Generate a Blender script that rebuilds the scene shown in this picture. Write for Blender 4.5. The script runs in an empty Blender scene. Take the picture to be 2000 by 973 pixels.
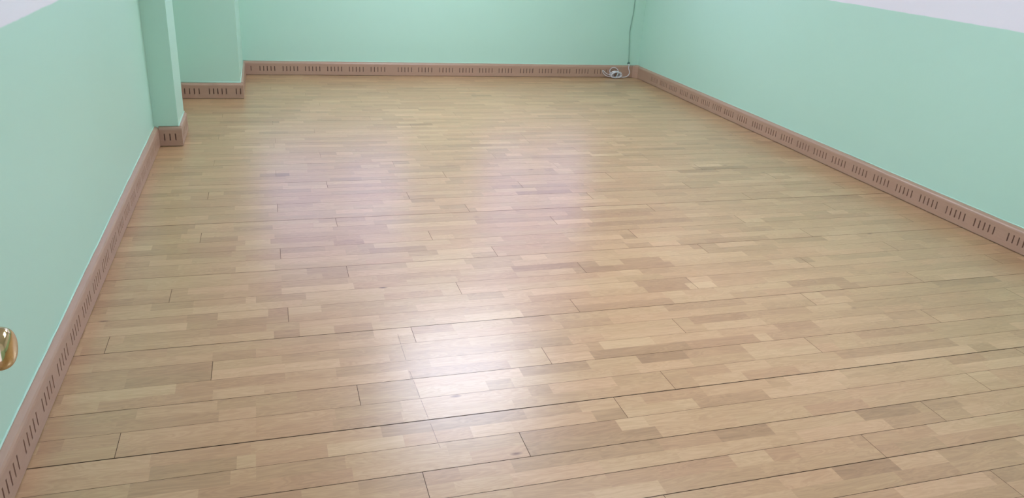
import bpy, bmesh, math, random
from mathutils import Vector, Matrix

# ------------------------------------------------------------ camera, world, exposure
scene = bpy.context.scene
C = scene.collection
scene.view_settings.view_transform = 'Standard'
scene.view_settings.look = 'None'
scene.view_settings.gamma = 1.0
scene.view_settings.use_curve_mapping = False
scene.view_settings.exposure = 0.0

LAMP = 21.2
LAMP_COL = (0.83, 0.92, 1.13)
SKY = 2.0
SKY_COL = (0.68, 0.71, 1.22)

EYE = Vector((0.0, 0.0, 1.55))
PITCH, YAW, ROLL, FPX = 0.40104198, 0.31754084, 0.06764349, 1502.226
cam_data = bpy.data.cameras.new('camera')
cam = bpy.data.objects.new('camera', cam_data)
C.objects.link(cam)
fwd = Vector((math.sin(YAW) * math.cos(PITCH), math.cos(YAW) * math.cos(PITCH), -math.sin(PITCH)))
rgt = fwd.cross(Vector((0, 0, 1))).normalized()
up = rgt.cross(fwd)
r2 = rgt * math.cos(ROLL) + up * math.sin(ROLL)
u2 = -rgt * math.sin(ROLL) + up * math.cos(ROLL)
m3 = Matrix((r2, u2, -fwd)).transposed()
cam.matrix_world = Matrix.Translation(EYE) @ m3.to_4x4()
cam_data.sensor_width = 36.0
cam_data.lens = 36.0 * FPX / 2000.0
cam_data.clip_start = 0.02
scene.camera = cam

world = bpy.data.worlds.new('world')
scene.world = world
world.use_nodes = True
bgn = world.node_tree.nodes['Background']
bgn.inputs['Color'].default_value = (*SKY_COL, 1)
bgn.inputs['Strength'].default_value = SKY

# sky light enters through the two windows and the doorway: portals only guide the sampling of the sky
def portal(x, y, z, w, h, rx):
    l = bpy.data.lights.new('sky_portal', 'AREA')
    l.shape = 'RECTANGLE'; l.size = w; l.size_y = h
    l.cycles.is_portal = True
    o = bpy.data.objects.new('sky_portal', l); C.objects.link(o)
    o.location = (x, y, z); o.rotation_euler = (rx, 0, 0)
portal(0.61, 8.25, 1.70, 1.62, 1.60, -math.pi / 2)
portal(2.90, 8.25, 1.70, 1.40, 1.60, -math.pi / 2)
portal(0.03, -0.05, 1.035, 0.88, 2.07, math.pi / 2)

# ------------------------------------------------------------ helpers
def srgb(r, g, b):
    f = lambda c: (c / 255 / 12.92) if c / 255 <= 0.04045 else ((c / 255 + 0.055) / 1.055) ** 2.4
    return (f(r), f(g), f(b), 1.0)

def mat(name, col=(0.8, 0.8, 0.8, 1), rough=0.5, metal=0.0, spec=0.5):
    m = bpy.data.materials.new(name)
    m.use_nodes = True
    b = m.node_tree.nodes['Principled BSDF']
    b.inputs['Base Color'].default_value = col
    b.inputs['Roughness'].default_value = rough
    b.inputs['Metallic'].default_value = metal
    b.inputs['Specular IOR Level'].default_value = spec
    return m, m.node_tree.nodes, m.node_tree.links, b

def link_obj(name, bm, m, parent=None, smooth=False):
    me = bpy.data.meshes.new(name)
    bm.to_mesh(me)
    bm.free()
    for p in me.polygons:
        p.use_smooth = smooth
    o = bpy.data.objects.new(name, me)
    C.objects.link(o)
    if m is not None:
        me.materials.append(m)
    if parent is not None:
        o.parent = parent
    return o

def struct(name, bm, m, smooth=False):
    o = link_obj(name, bm, m, None, smooth)
    o['kind'] = 'structure'
    return o

def box(bm, a, b, bevel=0.0):
    x0, y0, z0 = a
    x1, y1, z1 = b
    r = bmesh.ops.create_cube(bm, size=1.0)
    vs = r['verts']
    for v in vs:
        v.co = Vector(((x0 + x1) / 2 + v.co.x * (x1 - x0), (y0 + y1) / 2 + v.co.y * (y1 - y0), (z0 + z1) / 2 + v.co.z * (z1 - z0)))
    if bevel:
        es = list({e for v in vs for e in v.link_edges})
        bmesh.ops.bevel(bm, geom=es, offset=bevel, segments=2, affect='EDGES')

def smooth_path(pts, n=6, closed=False):
    P = [Vector(p) for p in pts]
    out = []
    N = len(P)
    rng = range(N if closed else N - 1)
    for i in rng:
        p0 = P[(i - 1) % N] if closed or i > 0 else P[0]
        p1, p2 = P[i], P[(i + 1) % N]
        p3 = P[(i + 2) % N] if closed or i + 2 < N else P[-1]
        for k in range(n):
            t = k / n
            out.append(0.5 * ((2 * p1) + (p2 - p0) * t + (2 * p0 - 5 * p1 + 4 * p2 - p3) * t * t + (3 * p1 - p0 - 3 * p2 + p3) * t ** 3))
    if not closed:
        out.append(P[-1])
    return out

def tube(bm, pts, r, seg=10, cap=True):
    rings = []
    prev = None
    for i, p in enumerate(pts):
        a = pts[max(i - 1, 0)]
        b = pts[min(i + 1, len(pts) - 1)]
        t = (b - a).normalized()
        if prev is None:
            n = t.orthogonal().normalized()
        else:
            n = (prev - t * prev.dot(t))
            n = n.normalized() if n.length > 1e-6 else t.orthogonal().normalized()
        prev = n
        q = t.cross(n)
        rings.append([bm.verts.new(p + (n * math.cos(2 * math.pi * k / seg) + q * math.sin(2 * math.pi * k / seg)) * r) for k in range(seg)])
    for A, B in zip(rings[:-1], rings[1:]):
        for k in range(seg):
            bm.faces.new((A[k], A[(k + 1) % seg], B[(k + 1) % seg], B[k]))
    if cap:
        bm.faces.new(rings[0][::-1])
        bm.faces.new(rings[-1])

def lathe(bm, prof, origin, axis, seg=48):
    """prof: list of (radius, distance along axis)"""
    ax = Vector(axis).normalized()
    n = ax.orthogonal().normalized()
    q = ax.cross(n)
    rings = []
    for r, d in prof:
        c = Vector(origin) + ax * d
        if r < 1e-6:
            rings.append([bm.verts.new(c)])
        else:
            rings.append([bm.verts.new(c + (n * math.cos(2 * math.pi * k / seg) + q * math.sin(2 * math.pi * k / seg)) * r) for k in range(seg)])
    for A, B in zip(rings[:-1], rings[1:]):
        for k in range(seg):
            k2 = (k + 1) % seg
            if len(A) == 1:
                bm.faces.new((A[0], B[k2], B[k]))
            elif len(B) == 1:
                bm.faces.new((A[k], A[k2], B[0]))
            else:
                bm.faces.new((A[k], A[k2], B[k2], B[k]))
    bmesh.ops.recalc_face_normals(bm, faces=bm.faces)

# ------------------------------------------------------------ materials
def wall_paint():
    m, N, L, b = mat('two_tone_wall_paint', rough=0.42, spec=0.35)
    geo = N.new('ShaderNodeNewGeometry')
    sep = N.new('ShaderNodeSeparateXYZ')
    L.new(geo.outputs['Position'], sep.inputs[0])
    nz = N.new('ShaderNodeTexNoise')
    nz.inputs['Scale'].default_value = 6.0
    L.new(geo.outputs['Position'], nz.inputs['Vector'])
    ma = N.new('ShaderNodeMath'); ma.operation = 'MULTIPLY_ADD'
    ma.inputs[1].default_value = 0.012
    L.new(nz.outputs['Fac'], ma.inputs[0])
    L.new(sep.outputs['Z'], ma.inputs[2])
    gt = N.new('ShaderNodeMapRange')
    gt.inputs['From Min'].default_value = 1.165
    gt.inputs['From Max'].default_value = 1.171
    L.new(ma.outputs[0], gt.inputs['Value'])
    # faint cloudiness of hand rolled paint
    n2 = N.new('ShaderNodeTexNoise')
    n2.inputs['Scale'].default_value = 1.3
    n2.inputs['Detail'].default_value = 3
    L.new(geo.outputs['Position'], n2.inputs['Vector'])
    mint = N.new('ShaderNodeMix'); mint.data_type = 'RGBA'
    mint.inputs['A'].default_value = MINT_A
    mint.inputs['B'].default_value = MINT_B
    L.new(n2.outputs['Fac'], mint.inputs['Factor'])
    mx = N.new('ShaderNodeMix'); mx.data_type = 'RGBA'
    L.new(gt.outputs['Result'], mx.inputs['Factor'])
    L.new(mint.outputs['Result'], mx.inputs['A'])
    mx.inputs['B'].default_value = WHITE
    L.new(mx.outputs['Result'], b.inputs['Base Color'])
    n3 = N.new('ShaderNodeTexNoise')
    n3.inputs['Scale'].default_value = 45
    n3.inputs['Detail'].default_value = 3
    L.new(geo.outputs['Position'], n3.inputs['Vector'])
    bp = N.new('ShaderNodeBump')
    bp.inputs['Strength'].default_value = 0.06
    bp.inputs['Distance'].default_value = 0.002
    L.new(n3.outputs['Fac'], bp.inputs['Height'])
    L.new(bp.outputs[0], b.inputs['Normal'])
    return m

MINT_A = srgb(179, 219, 195)
MINT_B = srgb(183, 221, 199)
WHITE = srgb(230, 229, 230)
M_WALL = wall_paint()
M_CEIL = mat('white_ceiling_paint', srgb(232, 232, 232), 0.8)[0]
M_BEAD = mat('mint_sealant', srgb(184, 220, 198), 0.4)[0]

def skirting_mat():
    m, N, L, b = mat('brown_skirting', rough=0.38, spec=0.45)
    tc = N.new('ShaderNodeNewGeometry')
    mp = N.new('ShaderNodeMapping')
    mp.inputs['Scale'].default_value = (3, 3, 40)
    L.new(tc.outputs['Position'], mp.inputs['Vector'])
    nz = N.new('ShaderNodeTexNoise')
    nz.inputs['Scale'].default_value = 4
    nz.inputs['Detail'].default_value = 4
    L.new(mp.outputs[0], nz.inputs['Vector'])
    mx = N.new('ShaderNodeMix'); mx.data_type = 'RGBA'
    mx.inputs['A'].default_value = srgb(166, 134, 111)
    mx.inputs['B'].default_value = srgb(180, 148, 124)
    L.new(nz.outputs['Fac'], mx.inputs['Factor'])
    L.new(mx.outputs['Result'], b.inputs['Base Color'])
    return m
M_SKIRT = skirting_mat()

def floor_mat():
    m, N, L, b = mat('beech_strip_parquet', rough=0.2, spec=0.85)
    at = N.new('ShaderNodeAttribute'); at.attribute_name = 'strip'   # R tone, G hue, B seed
    sp = N.new('ShaderNodeSeparateColor')
    L.new(at.outputs['Color'], sp.inputs[0])
    geo = N.new('ShaderNodeNewGeometry')
    off = N.new('ShaderNodeCombineXYZ')
    s1 = N.new('ShaderNodeMath'); s1.operation = 'MULTIPLY'; s1.inputs[1].default_value = 37.0
    L.new(sp.outputs['Blue'], s1.inputs[0])
    L.new(s1.outputs[0], off.inputs['X']); L.new(s1.outputs[0], off.inputs['Z'])
    add = N.new('ShaderNodeVectorMath'); add.operation = 'ADD'
    L.new(geo.outputs['Position'], add.inputs[0]); L.new(off.outputs[0], add.inputs[1])
    mp = N.new('ShaderNodeMapping'); mp.inputs['Scale'].default_value = (1.6, 22, 1)
    L.new(add.outputs[0], mp.inputs['Vector'])
    fine = N.new('ShaderNodeTexNoise')
    fine.inputs['Scale'].default_value = 5; fine.inputs['Detail'].default_value = 6; fine.inputs['Roughness'].default_value = 0.6
    L.new(mp.outputs[0], fine.inputs['Vector'])
    # broad figure: distorted bands
    mp2 = N.new('ShaderNodeMapping'); mp2.inputs['Scale'].default_value = (1.1, 6.5, 1)
    L.new(add.outputs[0], mp2.inputs['Vector'])
    fig = N.new('ShaderNodeTexNoise')
    fig.inputs['Scale'].default_value = 3.2; fig.inputs['Detail'].default_value = 3; fig.inputs['Distortion'].default_value = 1.2
    L.new(mp2.outputs[0], fig.inputs['Vector'])
    wv = N.new('ShaderNodeMath'); wv.operation = 'SINE'
    wm = N.new('ShaderNodeMath'); wm.operation = 'MULTIPLY'; wm.inputs[1].default_value = 55
    L.new(fig.outputs['Fac'], wm.inputs[0]); L.new(wm.outputs[0], wv.inputs[0])
    # tone in [-1..1] scaled: (R-0.5)*range
    v = N.new('ShaderNodeMath'); v.operation = 'MULTIPLY_ADD'; v.inputs[1].default_value = 1.0; v.inputs[2].default_value = 0.0
    L.new(sp.outputs['Red'], v.inputs[0])
    v2 = N.new('ShaderNodeMath'); v2.operation = 'MULTIPLY_ADD'; v2.inputs[1].default_value = 0.32
    L.new(fine.outputs['Fac'], v2.inputs[0]); L.new(v.outputs[0], v2.inputs[2])
    v3 = N.new('ShaderNodeMath'); v3.operation = 'MULTIPLY_ADD'; v3.inputs[1].default_value = 0.055
    L.new(wv.outputs[0], v3.inputs[0]); L.new(v2.outputs[0], v3.inputs[2])
    v4 = N.new('ShaderNodeMath'); v4.operation = 'MULTIPLY_ADD'; v4.inputs[1].default_value = 0.22
    L.new(fig.outputs['Fac'], v4.inputs[0]); L.new(v3.outputs[0], v4.inputs[2])
    v5 = N.new('ShaderNodeMath'); v5.operation = 'SUBTRACT'; v5.inputs[1].default_value = 0.27
    L.new(v4.outputs[0], v5.inputs[0])
    cr = N.new('ShaderNodeValToRGB')
    e = cr.color_ramp.elements
    e[0].position = 0.0; e[0].color = srgb(*F_DARK)
    e[1].position = 1.0; e[1].color = srgb(*F_LIGHT)
    mid = cr.color_ramp.elements.new(0.5); mid.color = srgb(*F_MID)
    L.new(v5.outputs[0], cr.inputs['Fac'])
    # hue drift between pinkish and straw
    hu = N.new('ShaderNodeMix'); hu.data_type = 'RGBA'; hu.blend_type = 'MULTIPLY'
    tint = N.new('ShaderNodeValToRGB')
    tint.color_ramp.elements[0].color = (1.03, 0.97, 0.94, 1)
    tint.color_ramp.elements[1].color = (1.0, 1.0, 0.94, 1)
    L.new(sp.outputs['Green'], tint.inputs['Fac'])
    hu.inputs['Factor'].default_value = 1.0
    L.new(cr.outputs['Color'], hu.inputs['A']); L.new(tint.outputs['Color'], hu.inputs['B'])
    # rare knots
    mpk = N.new('ShaderNodeMapping'); mpk.inputs['Scale'].default_value = (2.2, 5.5, 1)
    L.new(geo.outputs['Position'], mpk.inputs['Vector'])
    vo = N.new('ShaderNodeTexVoronoi'); vo.inputs['Scale'].default_value = 0.9
    L.new(mpk.outputs[0], vo.inputs['Vector'])
    kr = N.new('ShaderNodeMapRange'); kr.inputs['From Min'].default_value = 0.012; kr.inputs['From Max'].default_value = 0.05
    L.new(vo.outputs['Distance'], kr.inputs['Value'])
    km = N.new('ShaderNodeMix'); km.data_type = 'RGBA'
    L.new(kr.outputs['Result'], km.inputs['Factor'])
    km.inputs['A'].default_value = srgb(128, 92, 66)
    L.new(hu.outputs['Result'], km.inputs['B'])
    L.new(km.outputs['Result'], b.inputs['Base Color'])
    # lacquer
    rn = N.new('ShaderNodeTexNoise'); rn.inputs['Scale'].default_value = 3
    L.new(geo.outputs['Position'], rn.inputs['Vector'])
    rr = N.new('ShaderNodeMapRange'); rr.inputs['To Min'].default_value = F_ROUGH - 0.01; rr.inputs['To Max'].default_value = F_ROUGH + 0.01
    L.new(rn.outputs['Fac'], rr.inputs['Value'])
    L.new(rr.outputs['Result'], b.inputs['Roughness'])
    return m
F_DARK, F_MID, F_LIGHT = (136, 104, 72), (183, 149, 109), (215, 185, 143)
F_ROUGH = 0.296
M_FLOOR = floor_mat()
M_GAP = mat('dark_joint', srgb(84, 60, 42), 0.9)[0]
M_BRASS = mat('polished_brass', srgb(204, 184, 136), 0.12, 1.0)[0]
M_DOOR = mat('white_door_paint', srgb(225, 225, 220), 0.4)[0]
M_FRAME = mat('white_window_plastic', srgb(235, 235, 235), 0.35)[0]
M_CABLE = mat('white_cable_sheath', srgb(212, 208, 206), 0.45)[0]
M_CABLE_PAINTED = mat('mint_painted_cable_shaded', srgb(138, 174, 152), 0.5)[0]  # mint overpaint, with the shadow along the cable mixed into its colour
M_CLIP = mat('dark_green_clip', srgb(60, 100, 82), 0.6)[0]
M_TAPE = mat('pale_wrap', srgb(190, 210, 210), 0.3)[0]

def glass_mat():
    m, N, L, b = mat('window_glass')
    out = N['Material Output']
    tr = N.new('ShaderNodeBsdfTransparent')
    gl = N.new('ShaderNodeBsdfGlossy'); gl.inputs['Roughness'].default_value = 0.02
    fr = N.new('ShaderNodeFresnel'); fr.inputs['IOR'].default_value = 1.45
    mx = N.new('ShaderNodeMixShader')
    L.new(fr.outputs[0], mx.inputs[0]); L.new(tr.outputs[0], mx.inputs[1]); L.new(gl.outputs[0], mx.inputs[2])
    L.new(mx.outputs[0], out.inputs['Surface'])
    return m
M_GLASS = glass_mat()

def emit_mat(name, col, s):
    m, N, L, b = mat(name)
    b.inputs['Base Color'].default_value = (0.8, 0.8, 0.8, 1)
    b.inputs['Emission Color'].default_value = (*col, 1)
    b.inputs['Emission Strength'].default_value = s
    return m
M_LAMP = emit_mat('lamp_diffuser', LAMP_COL, LAMP)
M_LAMP_DIM = emit_mat('dimmer_lamp_diffuser', LAMP_COL, LAMP * 0.97)  # doorway-side lamps run slightly dimmer to balance the room's light

# ------------------------------------------------------------ room shell
XL, XR, YF, YB, H = -0.77, 4.03, 0.1, 8.105, 2.7
T = 0.14
Z_OPEN = 2.07
bm = bmesh.new(); box(bm, (XL - T, YF - T, -0.004), (XL, YB + T, H)); struct('wall_left', bm, M_WALL)
bm = bmesh.new(); box(bm, (XR, YF - T, -0.004), (XR + T, YB + T, H)); struct('wall_right', bm, M_WALL)
bm = bmesh.new(); box(bm, (XL - T, YF - T, H), (XR + T, YB + T, H + 0.12)); struct('ceiling', bm, M_CEIL)

# back wall with its two window openings
WIN = [(-0.20, 1.42), (2.20, 3.60)]
SILL, HEAD = 0.90, 2.50
bm = bmesh.new()
box(bm, (XL, YB, -0.004), (XR, YB + T, SILL))
box(bm, (XL, YB, HEAD), (XR, YB + T, H))
for a, b_ in ((XL, WIN[0][0]), (WIN[0][1], WIN[1][0]), (WIN[1][1], XR)):
    box(bm, (a, YB, SILL), (b_, YB + T, HEAD))
struct('wall_back', bm, M_WALL)

# wall on the viewer's side with the doorway the view looks through
DX0, DX1 = -0.41, 0.47
bm = bmesh.new()
box(bm, (XL, YF - T, -0.004), (DX0, YF, H))
box(bm, (DX1, YF - T, -0.004), (XR, YF, H))
box(bm, (DX0, YF - T, Z_OPEN), (DX1, YF, H))
struct('wall_front', bm, M_WALL)

# pillar and chimney breast standing out from the left wall
PX, PY0, PY1 = -0.617, 5.55, 5.97
bm = bmesh.new(); box(bm, (XL, PY0, 0), (PX, PY1, H)); o = struct('wall_pillar', bm, M_WALL)
BX, BY0 = -0.25, 7.025
bm = bmesh.new(); box(bm, (XL, BY0, 0), (BX, YB, H)); struct('wall_chimney_breast', bm, M_WALL)

# ------------------------------------------------------------ floor: two-strip boards, real joints
ROWS = {-5:[(1.788,2.141,1.0),(2.141,2.279,-0.7)],
-4:[(1.457,1.837,-0.3),(1.846,2.064,-1.0),(2.07,2.351,-0.4)],
-3:[(1.448,1.654,0.4),(1.654,1.881,-1.9),(1.881,2.075,0.9),(2.075,2.416,-0.6)],
-2:[(0.85,1.068,1.2),(1.068,1.424,-0.4),(1.541,1.949,-0.2),(1.959,2.129,-0.7),(2.135,2.497,-0.4)],
-1:[(0.614,0.917,-0.3),(0.917,1.089,-0.5),(1.089,1.353,-0.6),(1.488,1.582,-0.7),(1.591,1.821,0.1),(1.821,2.02,-0.5),(2.02,2.154,-0.3),(2.156,2.355,0.8),(2.358,2.569,0.6)],
0:[(0.376,0.454,0.3),(0.454,0.625,0.5),(0.63,0.913,0.8),(0.921,1.188,0.5),(1.19,1.525,0.7),(1.529,1.652,0.0),(1.656,2.023,0.8),(2.023,2.381,-0.9)],
1:[(0.178,0.369,-0.9),(0.369,0.477,-1.0),(0.482,0.646,-0.2),(0.649,0.94,-1.1),(0.94,1.157,-1.2),(1.157,1.37,-0.7),(1.373,1.567,-1.8),(1.58,1.953,0.4),(1.953,2.201,-2.0),(2.201,2.401,-0.7),(2.401,2.693,0.1)],
2:[(-0.423,-0.265,0.6),(-0.069,0.166,-0.7),(0.168,0.534,0.4),(0.709,1.178,-1.4),(1.186,1.492,0.3),(1.63,1.781,0.3),(1.781,2.033,-0.6),(2.033,2.731,0.2),(2.731,2.794,0.2)],
3:[(-0.452,-0.18,-1.0),(-0.108,0.148,-0.8),(0.152,0.47,0.2),(0.719,1.064,-1.5),(1.064,1.166,1.3),(1.169,1.336,0.7),(1.336,1.644,0.2),(1.658,2.008,-0.1)],
4:[(-0.405,-0.164,-0.9),(-0.164,-0.109,0.6),(0.708,1.002,0.5),(1.002,1.115,-1.0),(1.133,1.399,0.6),(1.399,1.693,-1.1),(1.693,2.026,1.0),(2.029,2.573,0.3),(2.605,2.736,0.8)],
5:[(0.77,0.962,-0.6),(0.971,1.123,0.6),(1.123,1.217,0.2),(1.217,1.46,-0.7),(1.464,1.739,0.3),(1.745,1.829,-0.3),(2.605,2.79,-1.1)],
6:[(-0.744,-0.514,0.0),(-0.514,-0.109,-0.2),(-0.109,0.131,-0.4),(0.131,0.358,-1.0),(0.358,0.749,0.3),(0.749,1.024,-0.1),(1.024,1.468,0.1),(1.47,1.681,0.6),(2.325,2.608,1.1),(2.608,2.8,1.0)],
7:[(-0.734,-0.671,-1.0),(-0.67,-0.51,-0.3),(-0.508,-0.11,0.4),(-0.11,0.143,0.1),(0.143,0.364,-0.5),(0.366,0.763,0.4),(0.827,0.909,-0.8),(0.909,1.161,0.6),(1.162,1.47,-0.3),(1.829,2.163,0.1),(2.163,2.761,-1.3)],
8:[(-0.742,-0.533,-0.6),(-0.533,-0.226,-0.8),(-0.226,-0.11,0.6),(-0.11,0.226,-0.3),(0.229,0.438,-0.8),(0.784,1.174,0.4),(1.287,1.522,0.8),(1.522,1.796,0.0),(2.309,2.701,0.1)],
9:[(-0.74,-0.48,-0.6),(-0.48,-0.234,0.4),(-0.11,0.024,-0.3),(0.025,0.23,-0.5),(0.23,0.428,-0.9),(0.432,0.797,0.5),(0.836,1.109,-1.2),(1.109,1.294,0.1),(1.322,1.531,-2.3),(1.531,1.798,-0.8),(1.798,1.895,0.6),(1.895,2.226,0.3),(2.364,2.523,-0.8),(2.529,2.753,-1.1),(2.753,3.262,-0.2)],
10:[(-0.731,-0.604,0.2),(-0.604,-0.251,-0.6),(-0.083,0.168,0.3),(0.172,0.424,0.6),(0.976,1.145,0.9),(1.15,1.578,-1.5),(1.578,1.904,-1.3),(1.904,1.946,0.7),(1.966,2.233,-0.6),(2.822,2.981,0.7)],
11:[(-0.722,-0.374,1.0),(0.515,0.837,0.1),(0.915,0.972,0.7),(0.972,1.159,0.2),(1.216,1.447,1.3),(1.447,1.765,0.5),(2.376,2.638,0.5),(2.638,2.815,-1.1),(2.96,3.422,-0.7)],
12:[(-0.541,-0.267,-1.3),(0.947,1.106,-1.0),(1.106,1.252,0.2),(2.021,2.401,-0.2),(2.419,2.655,-0.7),(2.891,3.295,-0.5)],
13:[(-0.74,-0.542,-0.8),(-0.542,-0.264,-1.2),(-0.262,-0.02,0.3),(-0.02,0.119,-0.5),(0.119,0.442,-0.5),(0.442,0.699,-0.1),(0.699,0.874,0.3),(0.953,1.128,-0.3),(1.128,1.695,0.2),(2.532,2.946,-0.9)],
14:[(-0.737,-0.663,0.5),(-0.663,-0.265,0.2),(-0.112,0.195,0.0),(0.195,0.425,0.3),(1.116,1.343,-0.8),(1.343,1.725,0.3),(1.725,1.803,0.4),(1.803,2.109,0.0),(2.454,2.585,0.8),(2.884,3.399,-0.6)],
15:[(-0.729,-0.427,-0.5),(-0.427,-0.018,0.0),(-0.018,0.074,-0.3),(0.075,0.337,-0.6),(0.491,0.658,-0.8),(0.661,0.915,0.3),(1.092,1.35,-0.1),(1.35,1.638,0.3),(1.638,2.04,-1.0),(2.471,2.638,-0.4),(2.638,2.917,0.2)],
16:[(-0.724,-0.346,-0.2),(-0.341,-0.178,0.4),(-0.178,-0.045,0.7),(-0.045,0.052,-1.2),(0.053,0.185,0.7),(0.187,0.339,-1.0),(1.233,1.704,-1.0),(3.262,3.605,1.0)],
17:[(-0.59,-0.284,-0.6),(-0.284,-0.073,-0.8),(0.055,0.367,0.4),(0.376,0.838,-0.2),(0.972,1.244,-0.2),(1.244,1.693,0.2),(2.381,2.716,-1.4)],
18:[(-0.738,-0.373,1.0),(-0.373,-0.26,-0.6),(-0.26,-0.073,-1.0),(-0.071,0.01,-0.9),(1.057,1.342,-0.7),(1.348,1.632,0.2),(1.632,1.852,-1.5),(1.852,2.0,1.6),(2.472,2.771,0.5),(2.799,3.335,-0.3),(3.521,3.76,-0.8),(3.76,3.941,-1.3)],
19:[(-0.676,-0.378,-0.6),(-0.261,-0.068,1.1),(-0.065,0.012,-1.2),(0.015,0.147,1.0),(0.149,0.413,-0.4),(1.087,1.364,1.3),(1.374,1.613,0.8),(1.613,1.914,-1.4),(1.914,2.013,1.0),(2.013,2.336,-0.5),(2.355,2.677,-0.5)],
20:[(-0.744,-0.359,0.4),(-0.359,-0.159,1.1),(-0.154,-0.009,0.9),(-0.009,0.074,0.7),(0.424,0.683,-0.5)],
21:[(-0.688,-0.524,0.3),(-0.524,-0.362,-1.0),(-0.362,-0.155,-0.3),(-0.114,0.093,-0.8),(0.093,0.43,0.9),(0.433,0.682,0.4),(0.682,0.777,0.3),(1.209,1.466,-0.2),(1.467,1.587,0.4),(1.594,1.698,1.0),(1.698,1.855,-0.7),(1.863,2.205,-0.3),(2.444,2.6,0.7),(2.603,2.701,-1.2)],
22:[(-0.742,-0.6,-1.3),(-0.451,-0.245,-0.7),(-0.245,-0.007,-0.2),(1.234,1.37,0.5),(1.587,1.906,-1.3),(1.906,2.453,0.2)],
23:[(-0.735,-0.613,0.4),(-0.61,-0.457,0.1),(-0.393,-0.146,0.5),(-0.146,-0.006,-0.5),(0.418,0.812,-0.7),(0.812,1.067,0.1),(1.072,1.517,-1.8),(1.517,1.646,0.6),(1.652,1.876,-1.1),(1.876,2.372,0.9)],
24:[(-0.738,-0.559,-0.6),(-0.559,-0.396,0.2),(-0.223,-0.004,0.2),(0.176,0.282,-1.0),(0.295,0.888,0.5),(1.094,1.52,0.3)],
25:[(-0.695,-0.224,0.3),(0.11,0.292,-1.0),(1.673,2.117,0.7),(2.117,2.175,-1.1),(2.279,2.521,0.9),(2.978,3.211,1.1)],
26:[(-0.466,-0.204,-0.4),(1.769,1.912,-0.8),(2.077,2.244,-0.8),(2.426,2.636,-1.1),(2.641,2.794,0.6),(3.058,3.239,1.1)],
27:[(-0.161,0.0,0.7),(0.607,0.754,-0.8),(1.925,2.108,0.9),(2.382,2.545,0.8)],
28:[(-0.684,-0.582,-0.7),(-0.401,-0.162,-0.2),(-0.162,-0.004,-0.8),(1.796,1.878,-1.3)],
29:[(0.371,0.452,-0.9),(0.453,0.567,0.9)],
30:[(-0.741,-0.431,-0.9),(-0.43,-0.21,-1.1),(0.259,0.409,-1.3),(2.779,3.156,-0.9)],
31:[(0.758,1.218,-0.4),(1.677,2.33,-1.3),(2.518,2.608,-1.0),(2.808,3.106,0.7)],
33:[(-0.695,-0.474,-0.5),(1.491,1.702,-0.9)],
34:[(-0.227,-0.034,-0.9),(0.494,0.748,-0.7),(0.921,1.16,-0.6),(1.617,1.948,-1.0),(1.948,2.164,-1.2),(3.039,3.237,0.7)],
35:[(-0.479,-0.417,-1.2),(1.733,2.287,1.0),(3.101,3.27,-0.6)],
36:[(-0.643,-0.422,0.6)],
37:[(1.05,1.271,0.2),(2.909,3.066,-0.6)],
38:[(0.521,0.762,0.9),(1.597,1.973,1.1)],
39:[(-0.59,-0.23,-0.5),(0.752,0.892,-1.2),(1.818,1.988,-0.9)],
40:[(2.16,2.544,-0.7)],
41:[(-0.654,-0.571,0.5),(0.841,1.151,0.7)],
42:[(-0.558,-0.472,0.9),(0.307,0.734,-0.9),(1.3,1.435,-0.9)],
43:[(-0.607,-0.537,-0.8),(0.514,0.749,0.3)],
45:[(0.3,0.626,0.7)],
46:[(0.514,0.747,-0.6)],
47:[(-0.679,-0.438,0.2),(-0.28,0.057,-0.6),(0.732,1.064,1.0),(1.766,1.831,-1.1)],
48:[(0.482,0.701,0.6),(1.547,1.794,0.9),(2.104,2.42,-0.9)],
49:[(-0.724,-0.445,-1.1),(-0.438,-0.058,0.5),(0.004,0.192,0.6)],
50:[(0.54,0.661,0.6),(0.661,0.757,-0.6),(1.11,1.421,-0.7)],
51:[(0.768,0.871,-1.2),(2.725,2.799,-1.0)],
52:[(0.626,0.926,0.9)],
53:[(2.261,2.483,-1.0)],
54:[(-0.441,-0.205,0.7)],
56:[(2.522,2.626,1.1),(3.074,3.154,-1.0)],
57:[(1.563,1.875,-1.0)],
59:[(-0.225,-0.095,-0.6),(1.428,1.499,-0.9)],
60:[(2.641,2.741,1.0)],
61:[(1.045,1.139,-1.1),(3.169,3.628,0.5)],
62:[(1.254,1.512,-0.7)],
64:[(-0.103,0.102,-1.0)],
65:[(-0.462,-0.205,-0.7)],
66:[(1.181,1.267,1.1),(2.34,2.604,0.9)],
68:[(1.174,1.484,-0.9)],
70:[(0.859,1.027,-1.0)],
80:[(-0.498,-0.376,-0.7)],
81:[(2.012,2.375,0.6)],
82:[(0.155,0.367,-0.7)],
85:[(2.035,2.468,0.5)]}
JOINT = {0: .372, 1: .719, 2: 1.115, 3: -.513, 4: .231, 5: .971, 6: -.262, 7: .491, 8: 1.237, 9: .014, 10: .767, 11: -.46,
         12: .293, 13: 1.043, 14: -.003, 15: .761, 16: -.38, 17: .296, 18: 1.055, 19: -.004, 20: .751, 22: .294, 23: 1.056, 30: .007, 39: .393}
WIDE = {0: .0014, 1: .0016, 2: .0010, 3: .0026, 4: .0009, 5: .0014, 6: .0007, 7: .0007, 8: .0020, 9: .0006, 10: .0008, 13: .0018, 18: .0026, 15: .0010,
        20: .0014, 23: .0018, -1: .0020, -2: .0014, 26: .0016, 30: .0014, 35: .0016}
BW, Y00 = 0.128, 1.727
PAT = [-.003, .761, -.38, .296, 1.055]
def joints(n):
    x0 = JOINT.get(n, PAT[(n - 14) % 5])
    L_ = 1.88
    k = math.floor((XL - x0) / L_)
    return [x0 + i * L_ for i in range(int(k), int(k) + 5) if XL < x0 + i * L_ < XR]

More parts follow.
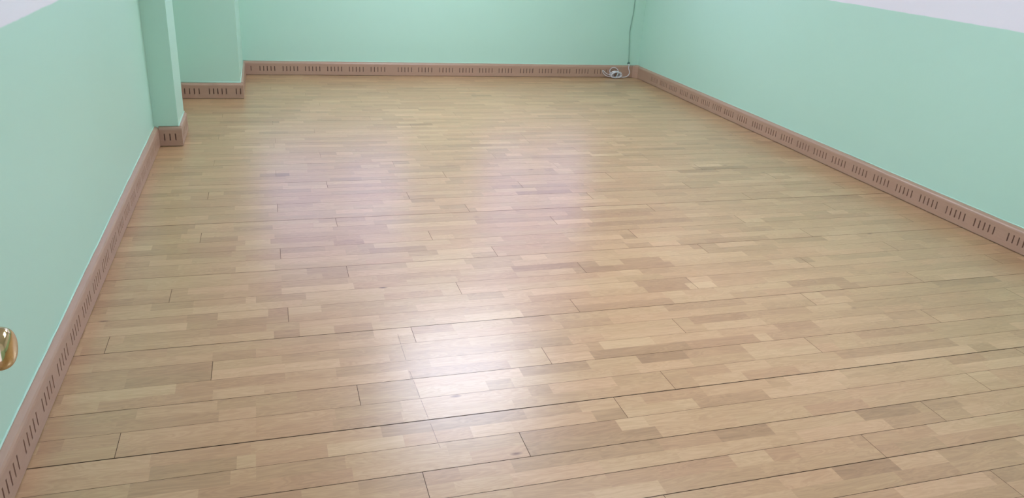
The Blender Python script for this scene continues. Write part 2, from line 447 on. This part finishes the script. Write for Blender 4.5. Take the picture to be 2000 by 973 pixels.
def build_floor():
    rnd = random.Random(7)
    bm = bmesh.new()
    lay = bm.loops.layers.float_color.new('strip')
    def quad(x0, x1, y0, y1, col):
        f = bm.faces.new([bm.verts.new((x0, y0, 0)), bm.verts.new((x1, y0, 0)), bm.verts.new((x1, y1, 0)), bm.verts.new((x0, y1, 0))])
        for l in f.loops:
            l[lay] = col
        f.material_index = 0
    n0 = int(math.floor((YF - T - Y00) / BW))
    n1 = int(math.ceil((YB - Y00) / BW))
    for n in range(n0, n1):
        ya, yb = Y00 + n * BW, Y00 + (n + 1) * BW
        ga = 1.5 * WIDE.get(n, 0.0004 + rnd.random() * 0.0007) / 2
        gb = 1.5 * WIDE.get(n + 1, 0.0007) / 2
        js = joints(n)
        jw = 0.0009 if n < 24 else 0.0004
        for h in (0, 1):
            y0 = max(ya + ga, YF - T) if h == 0 else ya + BW / 2
            y1 = ya + BW / 2 if h == 0 else min(yb - gb, YB)
            if y1 <= y0:
                continue
            segs = []
            x = XL
            given = ROWS.get(2 * n + h, [])
            def fill(a, b_):
                while b_ - a > 1e-4:
                    w = rnd.choice((.12, .17, .2, .24, .26, .3, .34, .4, .46)) * (0.9 + 0.2 * rnd.random())
                    e = a + w
                    if b_ - e < 0.08:
                        e = b_
                    t = rnd.gauss(0, 0.62)
                    segs.append((a, min(e, b_), max(-1.8, min(1.4, t))))
                    a = e
            for a, b_, t in given:
                if a - x > 0.02:
                    fill(x, a)
                elif a > x and segs:
                    segs[-1] = (segs[-1][0], a, segs[-1][2])
                segs.append((max(a, x), b_, t))
                x = b_
            fill(x, XR)
            clean = []
            for sg in segs:
                if clean and (sg[1] - sg[0] < 0.03 or sg[0] < clean[-1][1] - 1e-6):
                    clean[-1] = (clean[-1][0], max(clean[-1][1], sg[1]), clean[-1][2])
                else:
                    clean.append(sg)
            snap = lambda q: next((j for j in js if abs(q - j) < 0.03), q)
            for a, b_, t in clean:
                a, b_ = snap(a), snap(b_)
                if b_ - a < 1e-4:
                    continue
                tone = min(0.99, max(0.01, 0.5 + t * TONE))
                col = (tone, rnd.random(), rnd.random(), 1)
                cuts = [a] + [j for j in js if a + 0.012 < j < b_ - 0.012] + [b_]
                for i in range(len(cuts) - 1):
                    u, v = cuts[i], cuts[i + 1]
                    if any(abs(u - j) < 1e-6 for j in js): u += jw
                    if any(abs(v - j) < 1e-6 for j in js): v -= jw
                    quad(u, v, y0, y1, col)
                    if i < len(cuts) - 2:
                        col = (min(.99, max(.01, tone + rnd.uniform(-.12, .12))), rnd.random(), rnd.random(), 1)
    o = struct('floor', bm, M_FLOOR)
    # dark sub-floor seen in the joints
    me = o.data
    me.materials.append(M_GAP)
    b2 = bmesh.new(); b2.from_mesh(me)
    k = len(b2.faces)
    box(b2, (XL - T, YF - T, -0.12), (XR + T, YB + T, -0.004))
    b2.faces.ensure_lookup_table()
    for f in b2.faces[k:]:
        f.material_index = 1
    b2.to_mesh(me); b2.free()
    return o
TONE = 0.13
build_floor()

# thin dark line laid over the floor, crossing six boards
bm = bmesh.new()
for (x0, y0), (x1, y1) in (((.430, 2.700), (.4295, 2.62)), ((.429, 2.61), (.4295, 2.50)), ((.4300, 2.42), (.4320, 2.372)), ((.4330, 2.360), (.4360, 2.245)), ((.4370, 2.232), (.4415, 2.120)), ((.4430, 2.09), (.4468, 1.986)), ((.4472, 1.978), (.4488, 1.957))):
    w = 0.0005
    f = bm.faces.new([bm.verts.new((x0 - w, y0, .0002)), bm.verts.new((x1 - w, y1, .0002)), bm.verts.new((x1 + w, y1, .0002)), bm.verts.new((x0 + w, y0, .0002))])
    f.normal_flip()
o = struct('floor_hairline_1', bm, mat('dark_hairline', srgb(96, 74, 62), 0.6)[0])

# ------------------------------------------------------------ ventilated skirting
PROF = [(0.0, 0.004), (0.0, 0.112), (-0.0015, 0.120), (-0.006, 0.1265), (-0.022, 0.1345), (-1.0, 0.1365)]
Z_S0, Z_S1 = 0.040, 0.089
def group(starts, w=.146, n=5):
    out = []
    for s in starts:
        for i in range(n):
            out.append(s + .004 + i * (w - .008) / (n - 1))
    return out

def skirt_run(bm, p0, d, n, length, thick, slots, sw=0.0085, depth=0.007):
    """front face plane starts at p0 (floor level), runs along d, faces n, reaches back to the wall by thick"""
    p0, d, n = Vector(p0), Vector(d), Vector(n)
    P = lambda s, o, z: p0 + d * s + n * o + Vector((0, 0, z))
    us = [0.0, length]
    sl = sorted(s for s in slots if sw < s < length - sw)
    for s in sl:
        us += [s - sw / 2, s + sw / 2]
    us = sorted(us)
    zs = [PROF[0][1], Z_S0, Z_S1, PROF[1][1]]
    vt = {}
    def V(s, o, z):
        k = (round(s, 5), round(o, 5), round(z, 5))
        if k not in vt:
            vt[k] = bm.verts.new(P(s, o, z))
        return vt[k]
    for i in range(len(us) - 1):
        a, b_ = us[i], us[i + 1]
        is_slot = any(abs((a + b_) / 2 - s) < 1e-4 for s in sl)
        for j in range(3):
            if is_slot and j == 1:
                z0, z1 = zs[1], zs[2]
                fr = [(a, z0), (b_, z0), (b_, z1), (a, z1)]
                for q in range(4):
                    (s0, w0), (s1, w1) = fr[q], fr[(q + 1) % 4]
                    bm.faces.new((V(s0, 0, w0), V(s1, 0, w1), V(s1, -depth, w1), V(s0, -depth, w0)))
                f = bm.faces.new([V(s_, -depth, w_) for s_, w_ in fr])
                f.material_index = 1
            else:
                bm.faces.new((V(a, 0, zs[j]), V(b_, 0, zs[j]), V(b_, 0, zs[j + 1]), V(a, 0, zs[j + 1])))
    prof = [(max(o, -thick), z) for o, z in PROF[1:]]
    for (o0, z0), (o1, z1) in zip(prof[:-1], prof[1:]):
        for i in range(len(us) - 1):
            bm.faces.new((V(us[i], o0, z0), V(us[i + 1], o0, z0), V(us[i + 1], o1, z1), V(us[i], o1, z1)))
    # ends
    for s in (0.0, length):
        ring = [V(s, o, z) for o, z in [(0.0, zs[0]), (0.0, Z_S0), (0.0, Z_S1)] + prof] + [V(s, -thick, zs[0])]
        bm.faces.new(ring)
    bm.faces.new([V(0, 0, zs[0]), V(0, -thick, zs[0]), V(length, -thick, zs[0]), V(length, 0, zs[0])]) if False else None

def finish_skirt(name, bm):
    bmesh.ops.recalc_face_normals(bm, faces=bm.faces)
    o = struct(name, bm, M_SKIRT)
    o.data.materials.append(M_SLOT)
    return o

M_SLOT = mat('slot_shade', srgb(118, 92, 78), 0.8)[0]  # darker than the skirting: shade inside the slots put into the colour

def bead(parent, pts, r=0.004):
    b_ = bmesh.new()
    tube(b_, [Vector(p) for p in pts], r, 8)
    return link_obj('sealant_bead', b_, M_BEAD, parent, True)

ZT = 0.1375
# left run, and its short continuation in the recess between pillar and breast
TL = 0.028
bm = bmesh.new()
skirt_run(bm, (XL + TL, YF, 0), (0, 1, 0), (1, 0, 0), PY0 - YF, TL, group([1.917 - YF + .2105 * k for k in range(-8, 17)]))
skirt_run(bm, (XL + TL, PY1, 0), (0, 1, 0), (1, 0, 0), BY0 - PY1, TL, group([.1 + .2105 * k for k in range(4)]))
o = finish_skirt('baseboard_left', bm)
rnd = random.Random(3)
pp = [(XL + .001 + rnd.uniform(-.0008, .0012), y, ZT + rnd.uniform(-.0006, .0012)) for y in [YF + (PY0 - YF) * i / 60 for i in range(61)]]
bead(o, pp, .0036)
# right run
bm = bmesh.new()
TR = 0.03
starts = [2.0, 2.21, 2.42, 2.63, 2.935, 3.171, 3.387, 3.607, 3.821, 4.038, 4.255, 4.483, 4.700, 4.913, 5.129, 5.348, 5.554, 5.793, 6.014, 6.226, 6.438, 6.655, 6.87, 7.105, 7.32, 7.54]
starts = [.12 + .21 * k for k in range(9)] + starts
skirt_run(bm, (XR - TR, YF, 0), (0, 1, 0), (-1, 0, 0), YB - YF, TR, group([s - YF for s in starts]))
baseR = finish_skirt('baseboard_right', bm)
bead(baseR, [(XR - .001 + rnd.uniform(-.001, .0008), YF + (YB - YF) * i / 60, ZT + rnd.uniform(-.0006, .001)) for i in range(61)], .0035)
# back run
bm = bmesh.new()
TB = 0.027
bs = [-.098, .122, .339, .556, .773, .993, 1.273, 1.488, 1.713, 1.93, 2.149, 2.367, 2.611, 2.829, 3.045, 3.264, 3.486]
skirt_run(bm, (BX, YB - TB, 0), (1, 0, 0), (0, -1, 0), XR - BX, TB, group([s - BX for s in bs], .148) + [-.178 - BX])
baseB = finish_skirt('baseboard_back', bm)
bead(baseB, [(BX + (XR - BX) * i / 60, YB - .001 + rnd.uniform(-.0008, .0008), ZT + rnd.uniform(-.0006, .001)) for i in range(61)], .004)
# inner corner piece where back and right runs meet
bm = bmesh.new()
c = 0.046
vs = [(XR, YB), (XR, YB - TR - c), (XR - TR - .003, YB - TR - c), (XR - TR - .003 - c * .45, YB - TB - c * .45), (XR - TR - c, YB - TB - .003), (XR - TR - c, YB)]
lo = [bm.verts.new((x, y, .002)) for x, y in vs]
hi = [bm.verts.new((x, y, .128)) for x, y in vs]
top = [bm.verts.new((XR + (x - XR) * .55, YB + (y - YB) * .55, .139)) for x, y in vs]
for i in range(6):
    j = (i + 1) % 6
    bm.faces.new((lo[i], lo[j], hi[j], hi[i]))
    bm.faces.new((hi[i], hi[j], top[j], top[i]))
bm.faces.new(top); bm.faces.new(lo[::-1])
bmesh.ops.recalc_face_normals(bm, faces=bm.faces)
link_obj('corner_piece', bm, M_SKIRT, baseR)
# pillar
TP = 0.02
bm = bmesh.new()
skirt_run(bm, (XL + TL, PY0 - TP, 0), (1, 0, 0), (0, -1, 0), PX + TP - XL - TL, TP, [-.710 - XL - TL, -.675 - XL - TL, -.640 - XL - TL])
skirt_run(bm, (PX + TP, PY0, 0), (0, 1, 0), (1, 0, 0), PY1 - PY0, TP, group([.03, .24]))
o = finish_skirt('baseboard_pillar', bm)
bead(o, [(PX + .001, PY0 - .001, ZT), (PX + .001, PY1, ZT)], .005)
# chimney breast
bm = bmesh.new()
TC = 0.022
skirt_run(bm, (XL, BY0 - TC, 0), (1, 0, 0), (0, -1, 0), BX + TC - XL, TC, [x - XL for x in (-.700, -.662, -.624, -.586, -.505, -.471, -.437, -.403, -.369, -.288, -.254)])
skirt_run(bm, (BX + TC, BY0, 0), (0, 1, 0), (1, 0, 0), YB - BY0, TC, group([.06 + .214 * k for k in range(5)]))
o = finish_skirt('baseboard_chimney_breast', bm)
bead(o, [(XL, BY0 - .001, ZT), (BX, BY0 - .001, ZT)], .004)
bead(o, [(BX + .001, BY0 - .001, ZT), (BX + .001, YB, ZT)], .004)

# ------------------------------------------------------------ windows in the back wall
for wi, (a, b_) in enumerate(WIN):
    bm = bmesh.new()
    y0, y1 = YB + .05, YB + .11
    fw = .06
    box(bm, (a, y0, SILL), (b_, y1, SILL + fw), .004)
    box(bm, (a, y0, HEAD - fw), (b_, y1, HEAD), .004)
    box(bm, (a, y0, SILL + fw), (a + fw, y1, HEAD - fw), .004)
    box(bm, (b_ - fw, y0, SILL + fw), (b_, y1, HEAD - fw), .004)
    mid = (a + b_) / 2
    box(bm, (mid - .045, y0, SILL + fw), (mid + .045, y1, HEAD - fw), .004)
    w = struct('window_%d' % (wi + 1), bm, M_FRAME)
    bm = bmesh.new()
    box(bm, (a + fw, YB + .078, SILL + fw), (mid - .045, YB + .082, HEAD - fw))
    link_obj('pane', bm, M_GLASS, w)
    bm = bmesh.new()
    box(bm, (mid + .045, YB + .078, SILL + fw), (b_ - fw, YB + .082, HEAD - fw))
    link_obj('pane', bm, M_GLASS, w)

# ------------------------------------------------------------ ceiling lamps (twin tube fittings along the room's width)
def ceiling_light(x, y, label, m=M_LAMP):
    e = bpy.data.objects.new('ceiling_light', None); C.objects.link(e)
    e.location = (x, y, H)
    e['label'] = label; e['category'] = 'ceiling light'
    bm = bmesh.new()
    box(bm, (-.63, -.23, -.03), (.63, .23, 0), .006)
    link_obj('housing', bm, M_FRAME, e)
    bm = bmesh.new()
    box(bm, (-.60, -.20, -.062), (.60, .20, -.0305))
    link_obj('diffuser', bm, m, e)
    return e
ceiling_light(1.62, 6.62, 'wide white rectangular ceiling light closest to the windows')
ceiling_light(1.62, 5.92, 'wide white rectangular ceiling light, second from the windows')
ceiling_light(1.62, 3.1, 'wide white rectangular ceiling light, second from the doorway', M_LAMP_DIM)
ceiling_light(1.62, 2.4, 'wide white rectangular ceiling light closest to the doorway', M_LAMP_DIM)

# ------------------------------------------------------------ open door with brass knob
bm = bmesh.new()
KX = -0.3075
FX = KX - .068
box(bm, (FX - .04, YF, .008), (FX, YF + .846, 2.04), .003)
door = struct('door_1', bm, M_DOOR)
bm = bmesh.new()
R = 0.0262
prof = [(0, .000), (.026, .000), (.026, .004), (.022, .007), (.0115, .009), (.0105, .026), (.013, .0295)]
hc, hl = .049, .019     # head centre and half length
for i in range(25):
    t = -math.pi * .40 + (math.pi * .90) * i / 24
    cx_, sx_ = math.cos(t), math.sin(t)
    rr = R * abs(cx_) ** .62
    prof.append((max(rr, 0.0) if i < 24 else 0.0, hc + hl * (1 if sx_ > 0 else -1) * abs(sx_) ** .80))
lathe(bm, prof, (FX, 0.92, 1.0505), (1, 0, 0), 64)
k = link_obj('door_knob', bm, M_BRASS, door, True)
k['label'] = 'polished brass knob'

# ------------------------------------------------------------ cable in the far right corner
cab = bpy.data.objects.new('cable', None); C.objects.link(cab)
cab.location = (3.73, 8.0, 0)
cab['label'] = 'thin cable running down the far right corner, ending in a white coil on the floor'
cab['category'] = 'cable'
def cpart(name, fn, m):
    b_ = bmesh.new(); fn(b_)
    bmesh.ops.translate(b_, verts=b_.verts, vec=-Vector(cab.location))
    return link_obj(name, b_, m, cab, True)
yw = YB - .006
run = [(3.895, yw, 2.69), (3.90, yw, 2.1), (3.885, yw, 1.5), (3.895, yw, 1.1), (3.892, yw, .847), (3.889, yw, .711), (3.880, yw, .623), (3.873, yw, .512), (3.880, yw, .43), (3.889, yw, .347), (3.897, yw, .25), (3.903, yw, .165)]
cpart('painted_length', lambda b_: tube(b_, smooth_path(run, 6), .0046, 10), M_CABLE_PAINTED)
def clip(b_):
    box(b_, (3.892, YB - .018, .150), (3.916, YB, .170), .003)
cpart('cable_clip', clip, M_CLIP)
yf = YB - TB - .007
loose = [(3.903, yw - .004, .156), (3.901, YB - .031, .138), (3.896, yf, .112), (3.906, yf - .004, .085), (3.912, yf - .012, .062), (3.890, yf - .03, .034), (3.85, yf - .045, .018), (3.80, yf - .055, .016), (3.745, yf - .06, .030)]
cpart('loose_length', lambda b_: tube(b_, smooth_path(loose, 6), .0048, 10), M_CABLE)
rnd = random.Random(11)
def coil(b_):
    pts = []
    turns = 9
    n = turns * 14
    cx_, cy_, cz_ = 3.727, YB - TB - .052, .043
    for i in range(n):
        a = 2 * math.pi * i / 14
        t = i / n
        wob = 1 + .10 * math.sin(a * 1.37 + 1.0) + rnd.uniform(-.05, .05)
        dy = .024 * math.sin(a * .43 + .6) + rnd.uniform(-.004, .004)
        tilt = .35 * math.sin(t * 9)
        x = cx_ + .062 * wob * math.cos(a)
        z = cz_ + .031 * wob * math.sin(a) + tilt * .018 * math.cos(a)
        pts.append((x, cy_ + dy, max(z, .0058)))
    tube(b_, smooth_path(pts, 3), .0042, 8)
cpart('coil', coil, M_CABLE)
yc = YB - TB - .03
loop = [(3.672, yc - .02, .035), (3.664, yc, .062), (3.664, yc + .010, .086), (3.684, yc + .016, .107), (3.713, yc + .018, .114), (3.743, yc + .016, .106), (3.764, yc + .008, .084), (3.768, yc - .004, .060), (3.752, yc - .02, .04)]
cpart('cable_loop', lambda b_: tube(b_, smooth_path(loop, 6), .0042, 10), M_CABLE)
tail = [(3.70, yc - .02, .020), (3.655, yc - .02, .020), (3.612, yc - .02, .030), (3.578, yc - .015, .056), (3.565, yc - .012, .080), (3.572, yc - .012, .086), (3.588, yc - .008, .072), (3.620, yc - .01, .050), (3.658, yc - .016, .038), (3.70, yc - .02, .04)]
cpart('cable_tail', lambda b_: tube(b_, smooth_path(tail, 6), .0042, 10), M_CABLE)
def wrap(b_):
    pts = [(3.727 + .02 * math.sin(6.283 * i / 20), YB - TB - .052 + .036 * math.cos(6.283 * i / 20), .040 + .037 * math.sin(6.283 * i / 20)) for i in range(21)]
    tube(b_, [Vector(p) for p in pts], .004, 8)
cpart('tie', wrap, M_TAPE)
